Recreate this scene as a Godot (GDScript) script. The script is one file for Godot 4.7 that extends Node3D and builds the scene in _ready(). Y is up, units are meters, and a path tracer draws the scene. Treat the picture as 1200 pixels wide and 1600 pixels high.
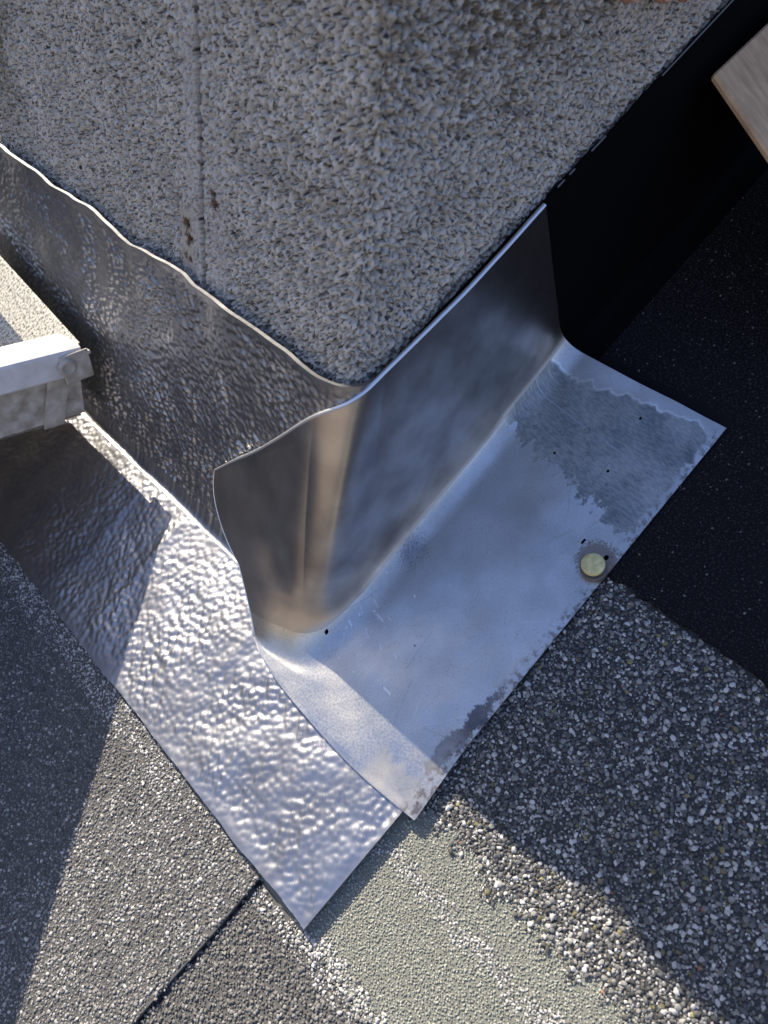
extends Node3D

# One corner of a rendered chimney on a 34 degree roof: hammered lead apron in front, bent steel flashing up the side.
# Lengths below are in modelling units; every point is multiplied by S to give metres.
const S := 1.5
const Q := 0.6715            # fall of the roof per unit of z
const K := 1.20455           # length along the slope per unit of z

var rng := RandomNumberGenerator.new()
var M := {}


# ---------------------------------------------------------------- helpers
func rp(u: float, v: float, h := 0.0) -> Vector3:      # roof plane: u across, v down the slope, h off the surface
	return Vector3(u, -Q * v / K + h / K, v / K + h * Q / K)


func noise(kind: int, freq: float, seed_value: int, octaves := 1) -> FastNoiseLite:
	var n := FastNoiseLite.new()
	n.noise_type = kind as FastNoiseLite.NoiseType
	n.frequency = freq
	n.seed = seed_value
	if octaves > 1:
		n.fractal_type = FastNoiseLite.FRACTAL_FBM
		n.fractal_octaves = octaves
	else:
		n.fractal_type = FastNoiseLite.FRACTAL_NONE
	return n


func mesh_of(pos: PackedVector3Array, nor: PackedVector3Array, uv: PackedVector2Array, col: PackedColorArray, idx: PackedInt32Array) -> ArrayMesh:
	var a := []
	a.resize(Mesh.ARRAY_MAX)
	for i in pos.size():
		pos[i] = pos[i] * S
	a[Mesh.ARRAY_VERTEX] = pos
	a[Mesh.ARRAY_NORMAL] = nor
	if uv.size():
		a[Mesh.ARRAY_TEX_UV] = uv
	if col.size():
		a[Mesh.ARRAY_COLOR] = col
	a[Mesh.ARRAY_INDEX] = idx
	var m := ArrayMesh.new()
	m.add_surface_from_arrays(Mesh.PRIMITIVE_TRIANGLES, a)
	return m


# A grid of nu x nv points (index i * nv + j). The normal is d/di x d/dj, or its opposite when flip is set.
# skirts: which borders get a rim of the given thickness, of [i first, i last, j first, j last]; back: also a rear face
func grid_normals(pos: PackedVector3Array, nu: int, nv: int, flip: bool) -> PackedVector3Array:
	var nor := PackedVector3Array()
	nor.resize(pos.size())
	for i in nu:
		for j in nv:
			var du := pos[mini(i + 1, nu - 1) * nv + j] - pos[maxi(i - 1, 0) * nv + j]
			var dv := pos[i * nv + mini(j + 1, nv - 1)] - pos[i * nv + maxi(j - 1, 0)]
			var n := du.cross(dv).normalized()
			nor[i * nv + j] = -n if flip else n
	return nor


func grid_mesh(pos: PackedVector3Array, nu: int, nv: int, flip := false, uv := PackedVector2Array(), col := PackedColorArray(), thick := 0.0, skirts := [false, false, false, false], back := false, given := PackedVector3Array()) -> ArrayMesh:
	var nor := given if given.size() else grid_normals(pos, nu, nv, flip)
	var idx := PackedInt32Array()
	for i in nu - 1:
		for j in nv - 1:
			var a := i * nv + j
			var b := a + nv
			if flip:
				idx.append_array(PackedInt32Array([a, b, b + 1, a, b + 1, a + 1]))
			else:
				idx.append_array(PackedInt32Array([a, b + 1, b, a, a + 1, b + 1]))
	if thick > 0.0:
		if back:
			var base := pos.size()
			for i in base:
				pos.append(pos[i] - nor[i] * thick)
				nor.append(-nor[i])
				if uv.size():
					uv.append(uv[i])
				if col.size():
					col.append(col[i])
			var old := idx.size()
			for t in range(0, old, 3):
				idx.append_array(PackedInt32Array([idx[t] + base, idx[t + 2] + base, idx[t + 1] + base]))
		for side in 4:
			if not skirts[side]:
				continue
			var line := PackedInt32Array()
			var step := 0
			if side < 2:
				for j in nv:
					line.append((0 if side == 0 else (nu - 1) * nv) + j)
				step = nv if side == 0 else -nv
			else:
				for i in nu:
					line.append(i * nv + (0 if side == 2 else nv - 1))
				step = 1 if side == 2 else -1
			var first := pos.size()
			for p in line:
				var out := (pos[p] - pos[p + step]).normalized()
				for r in 2:
					pos.append(pos[p] - nor[p] * thick * r)
					nor.append(out)
					if uv.size():
						uv.append(uv[p])
					if col.size():
						col.append(col[p])
			for t in line.size() - 1:
				var a := first + 2 * t
				var g := (pos[a + 2] - pos[a]).cross(pos[a + 3] - pos[a])
				if g.dot(nor[a]) > 0.0:
					idx.append_array(PackedInt32Array([a, a + 3, a + 2, a, a + 1, a + 3]))
				else:
					idx.append_array(PackedInt32Array([a, a + 2, a + 3, a, a + 3, a + 1]))
	return mesh_of(pos, nor, uv, col, idx)


class Shape:
	var pos := PackedVector3Array()
	var nor := PackedVector3Array()
	var idx := PackedInt32Array()
	var col := PackedColorArray()

	func tri(a: Vector3, b: Vector3, c: Vector3, outward: Vector3) -> void:
		var n := (b - a).cross(c - a).normalized()
		if n.dot(outward) < 0.0:
			var t := b
			b = c
			c = t
			n = -n
		var f := pos.size()
		pos.append_array(PackedVector3Array([a, c, b]))
		nor.append_array(PackedVector3Array([n, n, n]))
		idx.append_array(PackedInt32Array([f, f + 1, f + 2]))

	func quad(a: Vector3, b: Vector3, c: Vector3, d: Vector3, outward: Vector3) -> void:
		tri(a, b, c, outward)
		tri(a, c, d, outward)

	# a box with bevelled edges from a centre, three axes and half sizes
	func box(c: Vector3, ax: Vector3, ay: Vector3, az: Vector3, h: Vector3, bev := 0.0) -> void:
		var axes := [ax.normalized(), ay.normalized(), az.normalized()]
		var hs := [h.x, h.y, h.z]
		for k in 3:
			var a: Vector3 = axes[k]
			var b: Vector3 = axes[(k + 1) % 3]
			var d: Vector3 = axes[(k + 2) % 3]
			var ha: float = hs[k]
			var hb: float = hs[(k + 1) % 3]
			var hd: float = hs[(k + 2) % 3]
			for s in [-1.0, 1.0]:
				var m: Vector3 = c + a * ha * s
				quad(m + b * (hb - bev) + d * (hd - bev), m + b * (hb - bev) - d * (hd - bev), m - b * (hb - bev) - d * (hd - bev), m - b * (hb - bev) + d * (hd - bev), a * s)
				if bev > 0.0:
					for s2 in [-1.0, 1.0]:      # the edge between faces a*s and b*s2
						var e1: Vector3 = c + a * ha * s + b * (hb - bev) * s2
						var e2: Vector3 = c + a * (ha - bev) * s + b * hb * s2
						quad(e1 + d * (hd - bev), e2 + d * (hd - bev), e2 - d * (hd - bev), e1 - d * (hd - bev), a * s + b * s2)
		if bev > 0.0:
			for sx in [-1.0, 1.0]:
				for sy in [-1.0, 1.0]:
					for sz in [-1.0, 1.0]:
						var x: Vector3 = axes[0] * sx
						var y: Vector3 = axes[1] * sy
						var z: Vector3 = axes[2] * sz
						tri(c + x * h.x + y * (h.y - bev) + z * (h.z - bev), c + x * (h.x - bev) + y * h.y + z * (h.z - bev), c + x * (h.x - bev) + y * (h.y - bev) + z * h.z, x + y + z)

	# a profile (points across) swept straight along an offset, with end caps left open
	func sweep(line: Array, off: Vector3, outward: Callable) -> void:
		for i in line.size() - 1:
			var a: Vector3 = line[i]
			var b: Vector3 = line[i + 1]
			quad(a, b, b + off, a + off, outward.call((a + b) / 2.0))


func solid(sh: Shape) -> ArrayMesh:
	return mesh_of(sh.pos, sh.nor, PackedVector2Array(), sh.col, sh.idx)


func part(called: String, mesh: Mesh, mat: Material, parent: Node) -> MeshInstance3D:
	var o := MeshInstance3D.new()
	o.name = called
	o.mesh = mesh
	o.material_override = mat
	parent.add_child(o, true)
	return o


func thing(called: String, label: String, category: String) -> Node3D:
	var o := Node3D.new()
	o.name = called
	o.set_meta("label", label)
	o.set_meta("category", category)
	add_child(o, true)
	return o


func mat(albedo: Color, rough := 0.8, metal := 0.0, spec := 0.5) -> StandardMaterial3D:
	var m := StandardMaterial3D.new()
	m.albedo_color = albedo.linear_to_srgb()
	m.roughness = rough
	m.metallic = metal
	m.metallic_specular = spec
	return m


func seamless(n: FastNoiseLite, size: int) -> ImageTexture:
	var im := n.get_seamless_image(size, size)
	return ImageTexture.create_from_image(im)


func ramp(n: FastNoiseLite, size: int, a: Color, b: Color) -> ImageTexture:
	var im := n.get_seamless_image(size, size)
	var d := im.get_data()
	var out := PackedByteArray()
	out.resize(size * size * 3)
	var table := PackedByteArray()
	for i in 256:
		var c := a.lerp(b, i / 255.0)
		table.append_array(PackedByteArray([c.r8, c.g8, c.b8]))
	for i in size * size:
		var t := d[i] * 3
		out[3 * i] = table[t]
		out[3 * i + 1] = table[t + 1]
		out[3 * i + 2] = table[t + 2]
	return ImageTexture.create_from_image(Image.create_from_data(size, size, false, Image.FORMAT_RGB8, out))


func curve_at(pts: Array, t: float) -> Vector3:        # polyline with t running 0..1 over equal steps, smoothed
	var f := clampf(t, 0.0, 1.0) * (pts.size() - 1)
	var i := mini(int(f), pts.size() - 2)
	var p0: Vector3 = pts[maxi(i - 1, 0)]
	var p1: Vector3 = pts[i]
	var p2: Vector3 = pts[i + 1]
	var p3: Vector3 = pts[mini(i + 2, pts.size() - 1)]
	return p1.cubic_interpolate(p2, p0, p3, f - i)


# ---------------------------------------------------------------- scene
func _ready() -> void:
	rng.seed = 11
	setup_camera_and_light()
	make_materials()
	make_roof()
	make_chimney()
	make_membrane()
	make_lead()
	make_steel()
	make_screw()
	make_dormer()
	make_gutter()
	make_plank()
	make_granules()
	make_hand()


func setup_camera_and_light() -> void:
	var cam := Camera3D.new()
	cam.name = "camera"
	cam.transform = Transform3D(Basis(Vector3(0.685237, 0.122570, -0.717932), Vector3(-0.526251, 0.764778, -0.371718), Vector3(0.503498, 0.632527, 0.588557)), Vector3(0.209368, 0.331288, 0.207118) * S)
	cam.fov = 69.158
	cam.near = 0.01
	cam.far = 400.0
	var att := CameraAttributesPhysical.new()
	att.frustum_focal_length = 5.5
	att.frustum_focus_distance = 0.63
	att.exposure_aperture = 1.9
	att.exposure_multiplier = 1.0
	cam.attributes = att
	cam.fov = 69.158
	add_child(cam)
	cam.current = true

	var sky := ProceduralSkyMaterial.new()
	sky.sky_top_color = Color(0.43, 0.54, 0.77)
	sky.sky_horizon_color = Color(0.80, 0.86, 0.93)
	sky.sky_curve = 0.22
	sky.sky_energy_multiplier = 0.85
	sky.ground_bottom_color = Color(0.27, 0.23, 0.19)
	sky.ground_horizon_color = Color(0.36, 0.36, 0.35)
	sky.ground_curve = 0.1
	sky.sun_angle_max = 42.0
	sky.sun_curve = 0.7
	var env := Environment.new()
	env.background_mode = Environment.BG_SKY
	env.sky = Sky.new()
	env.sky.sky_material = sky
	env.tonemap_mode = Environment.TONE_MAPPER_LINEAR
	env.tonemap_exposure = 1.85
	env.sdfgi_enabled = true
	env.ssao_enabled = true
	env.ssil_enabled = true
	var we := WorldEnvironment.new()
	we.name = "world"
	we.environment = env
	add_child(we)

	var sun := DirectionalLight3D.new()
	sun.name = "sun"
	sun.light_energy = 1.6
	sun.light_color = Color(1.0, 0.95, 0.87)
	sun.light_angular_distance = 0.53
	sun.shadow_enabled = true
	sun.basis = Basis.looking_at(-Vector3(-0.760, 0.650, -0.006).normalized(), Vector3.UP)
	add_child(sun)


func make_materials() -> void:
	M.wall = mat(Color(1, 1, 1), 0.92, 0.0, 0.25)
	M.wall.vertex_color_use_as_albedo = true
	M.core = mat(Color(0.34, 0.32, 0.29), 0.95, 0.0, 0.2)
	M.cap = mat(Color(0.36, 0.35, 0.33), 0.9, 0.0, 0.2)
	M.bitumen = mat(Color(0.05, 0.05, 0.052), 0.75, 0.0, 0.4)
	M.sand = mat(Color(0.19, 0.195, 0.165), 0.95)
	M.grit_and_pit_shade = mat(Color(0.10, 0.098, 0.093), 0.95)
	M.felt = mat(Color(0.010, 0.010, 0.012), 0.85, 0.0, 0.3)
	M.rubber = mat(Color(0.005, 0.005, 0.006), 0.7, 0.0, 0.12)
	M.scuff = mat(Color(0.20, 0.21, 0.23), 0.6)
	M.white = mat(Color(0.74, 0.75, 0.77), 0.38, 0.0, 0.5)
	M.aged = mat(Color(0.55, 0.52, 0.48), 0.6, 0.0, 0.4)
	M.dirt = mat(Color(0.75, 0.71, 0.60), 0.85, 0.0, 0.2)
	M.brass = mat(Color(0.80, 0.72, 0.36), 0.42, 0.1)
	M.washer = mat(Color(0.16, 0.14, 0.13), 0.5, 0.6)
	M.zinc = mat(Color(0.6, 0.62, 0.66), 0.3, 1.0)
	M.hole = mat(Color(0.006, 0.006, 0.008), 0.9)
	M.wood = mat(Color(1, 1, 1), 0.75, 0.0, 0.3)
	M.tile = mat(Color(0.10, 0.10, 0.11), 0.8)
	M.plaster = mat(Color(0.36, 0.36, 0.36), 0.9)
	M.grain = mat(Color(1, 1, 1), 0.75, 0.0, 0.35)
	M.grain.vertex_color_use_as_albedo = true

	# lead: metal with a patchy bloom
	var bloom := noise(FastNoiseLite.TYPE_SIMPLEX_SMOOTH, 0.012, 5, 4)
	M.lead = mat(Color(0.56, 0.565, 0.58), 1.0, 1.0)
	M.lead.albedo_texture = ramp(bloom, 512, Color(0.66, 0.66, 0.68), Color(1, 1, 1))
	M.lead.roughness_texture = ramp(bloom, 512, Color(0.52, 0.52, 0.52), Color(0.32, 0.32, 0.32))
	M.lead.roughness_texture_channel = BaseMaterial3D.TEXTURE_CHANNEL_RED
	M.lead.uv1_triplanar = true
	M.lead.uv1_world_triplanar = true
	M.lead.uv1_scale = Vector3(2.2, 2.2, 2.2)

	var grime := noise(FastNoiseLite.TYPE_SIMPLEX, 0.02, 6, 5)
	for k in [["white", Color(0.88, 0.87, 0.85)], ["aged", Color(0.70, 0.67, 0.62)], ["brass", Color(0.74, 0.72, 0.58)]]:
		M[k[0]].albedo_texture = ramp(grime, 512, k[1], Color(1, 1, 1))
		M[k[0]].uv1_triplanar = true
		M[k[0]].uv1_world_triplanar = true
		M[k[0]].uv1_scale = Vector3(4, 4, 4) if k[0] != "brass" else Vector3(12, 12, 12)
	M.white.albedo_color = Color(0.93, 0.93, 0.94)
	M.aged.albedo_color = Color(0.84, 0.82, 0.79)
	M.brass.albedo_color = Color(1.0, 0.96, 0.74)
	M.steel = mat(Color(1, 1, 1), 1.0, 1.0)
	M.steel_edge = mat(Color(0.82, 0.82, 0.84), 0.35, 1.0)  # brighter than the sheet, for the added edge highlights


# ---------------------------------------------------------------- setting
func make_roof() -> void:
	var roof := Node3D.new()
	roof.name = "roof"
	roof.set_meta("kind", "structure")
	add_child(roof)
	var X := Vector3(1, 0, 0)
	var N := rp(0, 0, 1) - rp(0, 0, 0)
	var D := rp(0, 1, 0) - rp(0, 0, 0)
	var deck := Shape.new()
	deck.box(rp(0.5, 0.4, -0.052), X, N, D, Vector3(3.0, 0.05, 2.2), 0.0)
	var far := M.bitumen.duplicate() as StandardMaterial3D
	var fn := noise(FastNoiseLite.TYPE_CELLULAR, 0.09, 3)
	fn.cellular_return_type = FastNoiseLite.RETURN_CELL_VALUE
	far.albedo_color = Color(1, 1, 1)
	far.albedo_texture = ramp(fn, 1024, Color(0.10, 0.10, 0.11), Color(0.50, 0.50, 0.50))
	far.uv1_triplanar = true
	far.uv1_world_triplanar = true
	far.uv1_scale = Vector3(2.5, 2.5, 2.5)
	part("roof_deck", solid(deck), far, roof)
	# courses, laid as separate sheets: [u0, u1, v0, v1, top height]
	var edge := noise(FastNoiseLite.TYPE_SIMPLEX, 160.0, 9, 3)
	for c in [[0.03, 0.62, -0.16, 0.030, 0.0012, M.bitumen], [0.03, 0.62, 0.0, 0.117, 0.0008, M.sand], [-0.62, 0.0715, 0.05, 0.40, 0.0026, M.grit_and_pit_shade], [0.0735, 0.62, 0.10, 0.40, 0.0002, M.grit_and_pit_shade]]:
		part("shingle", sheet(c[0], c[1], c[2], c[3], c[4], 0.0028, edge, 0.0009), c[5], roof)
	part("bitumen_felt", sheet(-0.02, 0.62, -0.95, -0.121, 0.0042, 0.004, edge, 0.0011), M.felt, roof)
	var ground := Shape.new()
	ground.box(Vector3(0, -3.6, 0), Vector3(1, 0, 0), Vector3(0, 1, 0), Vector3(0, 0, 1), Vector3(120, 0.1, 120))
	var g := part("ground", solid(ground), mat(Color(0.27, 0.225, 0.17), 0.95), self)
	g.set_meta("kind", "structure")


func sheet(u0: float, u1: float, v0: float, v1: float, top: float, thick: float, edge: FastNoiseLite, ragged: float) -> ArrayMesh:
	var nu := 160
	var nv := 8
	var pos := PackedVector3Array()
	for i in nu:
		for j in nv:
			var u := lerpf(u0, u1, i / float(nu - 1))
			var v := lerpf(v0, v1, j / float(nv - 1))
			if j == nv - 1:
				v += edge.get_noise_2d(u, v0) * ragged * 2.0
			if i == nu - 1 or i == 0:
				u += edge.get_noise_2d(v * 3.0, u0 + 7.0) * ragged * 2.0
			pos.append(rp(u, v, top))
	return grid_mesh(pos, nu, nv, true, PackedVector2Array(), PackedColorArray(), thick, [true, true, true, true])


func make_chimney() -> void:
	var ch := thing("chimney", "grey roughcast chimney with a cracked vertical joint and rounded corner", "chimney")
	# rough coat: a sheet that runs along the front, round the corner (radius r) and up the side
	var r := 0.007
	var L := 0.368
	var step := 0.00072
	var len_front := L - r
	var len_arc := r * PI / 2.0
	var len_side := 0.40
	var total := len_front + len_arc + len_side
	var nu := int(total / step)
	var y0 := 0.125
	var y1 := 0.501
	var nv := int((y1 - y0) / step)
	var blob := noise(FastNoiseLite.TYPE_CELLULAR, 300.0, 21)
	blob.cellular_return_type = FastNoiseLite.RETURN_DISTANCE2_SUB
	blob.cellular_jitter = 1.0
	blob.domain_warp_enabled = true
	blob.domain_warp_amplitude = 0.0014
	blob.domain_warp_frequency = 330.0
	var rough := noise(FastNoiseLite.TYPE_SIMPLEX, 420.0, 23, 3)
	var big := noise(FastNoiseLite.TYPE_SIMPLEX_SMOOTH, 45.0, 24, 3)
	var pits := noise(FastNoiseLite.TYPE_SIMPLEX, 270.0, 27, 2)
	var pore := noise(FastNoiseLite.TYPE_CELLULAR, 290.0, 33)
	pore.cellular_return_type = FastNoiseLite.RETURN_DISTANCE
	pore.cellular_jitter = 1.0
	var grit_and_pit_shade := noise(FastNoiseLite.TYPE_SIMPLEX, 360.0, 29, 2)
	var stain := noise(FastNoiseLite.TYPE_SIMPLEX_SMOOTH, 26.0, 25, 4)
	var speck := noise(FastNoiseLite.TYPE_SIMPLEX, 300.0, 26, 2)
	var pos := PackedVector3Array()
	var col := PackedColorArray()
	pos.resize(nu * nv)
	col.resize(nu * nv)
	for i in nu:
		var s := i * step
		var base: Vector3
		var n: Vector3
		if s < len_front:
			base = Vector3(-L + s, 0, 0)
			n = Vector3(0, 0, 1)
		elif s < len_front + len_arc:
			var a := (s - len_front) / r
			n = Vector3(sin(a), 0, cos(a))
			base = Vector3(-r, 0, -r) + n * r
		else:
			n = Vector3(1, 0, 0)
			base = Vector3(0, 0, -r - (s - len_front - len_arc))
		for j in nv:
			var y := y0 + j * step
			var b := clampf((blob.get_noise_2d(s, y) + 1.0) * 3.4, 0.0, 1.0)
			var open := clampf(0.30 + 1.7 * big.get_noise_2d(s * 2.2, y * 2.2 + 3.0), 0.0, 0.9)
			var h := -0.0005 * (1.0 - b) * open + 0.00014 * rough.get_noise_2d(s, y) + 0.0004 * big.get_noise_2d(s + 5.0, y)
			# open pores of the sprayed coat, steep-sided
			var pit := pits.get_noise_2d(s, y)
			var worn := smoothstep(0.05, 0.4, stain.get_noise_2d(s * 0.8 + 3.0, y * 0.8))
			pit -= 0.10 * worn
			h *= 1.0 - 0.55 * worn
			h -= 0.0012 * smoothstep(0.20, 0.36, pit)
			h -= 0.0034 * smoothstep(0.40, 0.24, pore.get_noise_2d(s, y) + 1.0 + 0.30 * pit + 0.16 * worn)
			h += 0.0002 * smoothstep(-0.05, -0.45, pit)
			var st := stain.get_noise_2d(s, y)
			var tone := 0.56 + 0.11 * st + 0.09 * speck.get_noise_2d(s, y)
			var c := Color(tone, tone * 0.955, tone * 0.875)
			if grit_and_pit_shade.get_noise_2d(s, y) > 0.40:          # dark specks painted in place of shade in the pits
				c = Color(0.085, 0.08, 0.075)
			if s < len_front:
				var x := base.x
				# trowelled bands each side of the joint, and the joint itself
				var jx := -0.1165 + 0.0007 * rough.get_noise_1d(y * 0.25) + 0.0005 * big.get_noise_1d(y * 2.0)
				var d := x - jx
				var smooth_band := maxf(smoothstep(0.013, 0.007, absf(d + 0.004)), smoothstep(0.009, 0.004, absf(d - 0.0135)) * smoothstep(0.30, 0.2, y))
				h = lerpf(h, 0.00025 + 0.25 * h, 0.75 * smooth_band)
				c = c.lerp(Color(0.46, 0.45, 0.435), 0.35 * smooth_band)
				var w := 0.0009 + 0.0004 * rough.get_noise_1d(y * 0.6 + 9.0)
				if absf(d) < w * 1.25 * (1.0 + 0.9 * rough.get_noise_2d(s * 0.3, y * 0.3)):      # near-black painted on as the shade of the groove
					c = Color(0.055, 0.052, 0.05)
				if absf(d) < w * 1.8:
					h -= 0.0085 * smoothstep(w * 1.8, w * 1.2, absf(d))
				# mended patch with rusty holes
				var px := absf(x + 0.1315) - 0.0062
				var py := absf(y - 0.182) - 0.016
				var patch := smoothstep(0.002, -0.002, maxf(px, py) + 0.002 * rough.get_noise_2d(s * 0.5, y * 0.5))
				h = lerpf(h, -0.0004 + 0.1 * h, patch)
				c = c.lerp(Color(0.44, 0.40, 0.345), patch * 0.8)
				for k in [[-0.1322, 0.1905, 0.0021], [-0.1300, 0.1905, 0.0019], [-0.1318, 0.1845, 0.0012], [-0.1285, 0.1838, 0.0017], [-0.1300, 0.1812, 0.0016], [-0.1335, 0.1735, 0.0015], [-0.1290, 0.1725, 0.0012], [-0.1062, 0.2125, 0.0016], [-0.1048, 0.2075, 0.0021]]:
					var dx: float = x - k[0]
					var dy: float = y - k[1]
					var rr: float = sqrt(dx * dx + dy * dy) / (k[2] * (1.0 + 0.7 * rough.get_noise_2d(s * 0.7, y * 0.7)))
					if rr < 2.2:
						c = c.lerp(Color(0.10, 0.045, 0.02), smoothstep(2.0, 0.7, rr) * 0.9)
						h -= 0.0026 * smoothstep(1.05, 0.55, rr)
				# browner and darker by the outer end
				var end_tone := smoothstep(0.030, 0.0, x + 0.338 + 0.014 * st) * smoothstep(0.15, 0.24, y + 0.03 * st)
				c = c.lerp(Color(0.13, 0.115, 0.07), end_tone * (0.55 + 0.4 * speck.get_noise_2d(s * 0.6, y)))
			else:
				# soot-brown growth high on the side, patchy
				var grow := smoothstep(0.255, 0.315, y + 0.05 * st) * smoothstep(0.12, 0.03, absf(base.z + 0.055) + 0.03 * st)
				c = c.lerp(Color(0.13, 0.105, 0.075), clampf(grow * (0.5 + 0.9 * speck.get_noise_2d(s * 0.5, y * 0.5)), 0.0, 0.85))
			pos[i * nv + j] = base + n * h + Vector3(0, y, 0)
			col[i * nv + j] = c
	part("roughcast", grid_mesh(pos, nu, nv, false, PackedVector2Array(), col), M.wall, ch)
	var core := Shape.new()
	core.box(Vector3(-L / 2.0, 0.20, -0.30), Vector3(1, 0, 0), Vector3(0, 1, 0), Vector3(0, 0, 1), Vector3(L / 2.0 - 0.014, 0.30, 0.286))
	part("stack", solid(core), M.core, ch)
	var cap := Shape.new()
	cap.box(Vector3(-L / 2.0, 0.5105, -0.30), Vector3(1, 0, 0), Vector3(0, 1, 0), Vector3(0, 0, 1), Vector3(L / 2.0 + 0.004, 0.010, 0.304), 0.003)
	part("cap", solid(cap), M.cap, ch)


func make_membrane() -> void:
	var m := thing("rubber_membrane", "black rubber upstand dressed against the chimney behind the bent steel", "membrane")
	var pos := PackedVector3Array()
	var nu := 200
	var nv := 40
	var wav := noise(FastNoiseLite.TYPE_SIMPLEX_SMOOTH, 12.0, 31, 2)
	for i in nu:
		var z := lerpf(-0.012, -0.60, i / float(nu - 1))
		for j in nv:
			var t := j / float(nv - 1)
			var off := 0.0018 + 0.0012 * wav.get_noise_2d(z, t * 0.2)
			if t < 0.75:
				var hy := lerpf(0.1525, 0.014, t / 0.75) + (0.0012 * wav.get_noise_1d(z * 6.0) if j == 0 else 0.0)
				pos.append(Vector3(off + 0.0022, -Q * z + hy, z))
			else:
				var a := (t - 0.75) / 0.25
				var bez := Vector2(off + 0.0022, 0.014) * (1.0 - a) * (1.0 - a) + Vector2(0.004, 0.0055) * 2.0 * a * (1.0 - a) + Vector2(0.022, 0.0052) * a * a
				pos.append(Vector3(bez.x, -Q * z + bez.y * 1.1, z))
	part("upstand", grid_mesh(pos, nu, nv, true, PackedVector2Array(), PackedColorArray(), 0.0016, [true, true, true, false]), M.rubber, m)
	for k in [[-0.124, 0.005], [-0.131, 0.004], [-0.148, 0.011], [-0.2150, 0.060]]:
		var z0: float = k[0]
		var sc := Shape.new()
		sc.box(Vector3(0.0042, -Q * z0 + 0.1531, z0), Vector3(1, 0, 0), Vector3(0, 1, 0), Vector3(0, Q, -1), Vector3(0.00035, 0.0002, k[1] / 2.0))
		part("pale_scuff", solid(sc), M.scuff, m)


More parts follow.
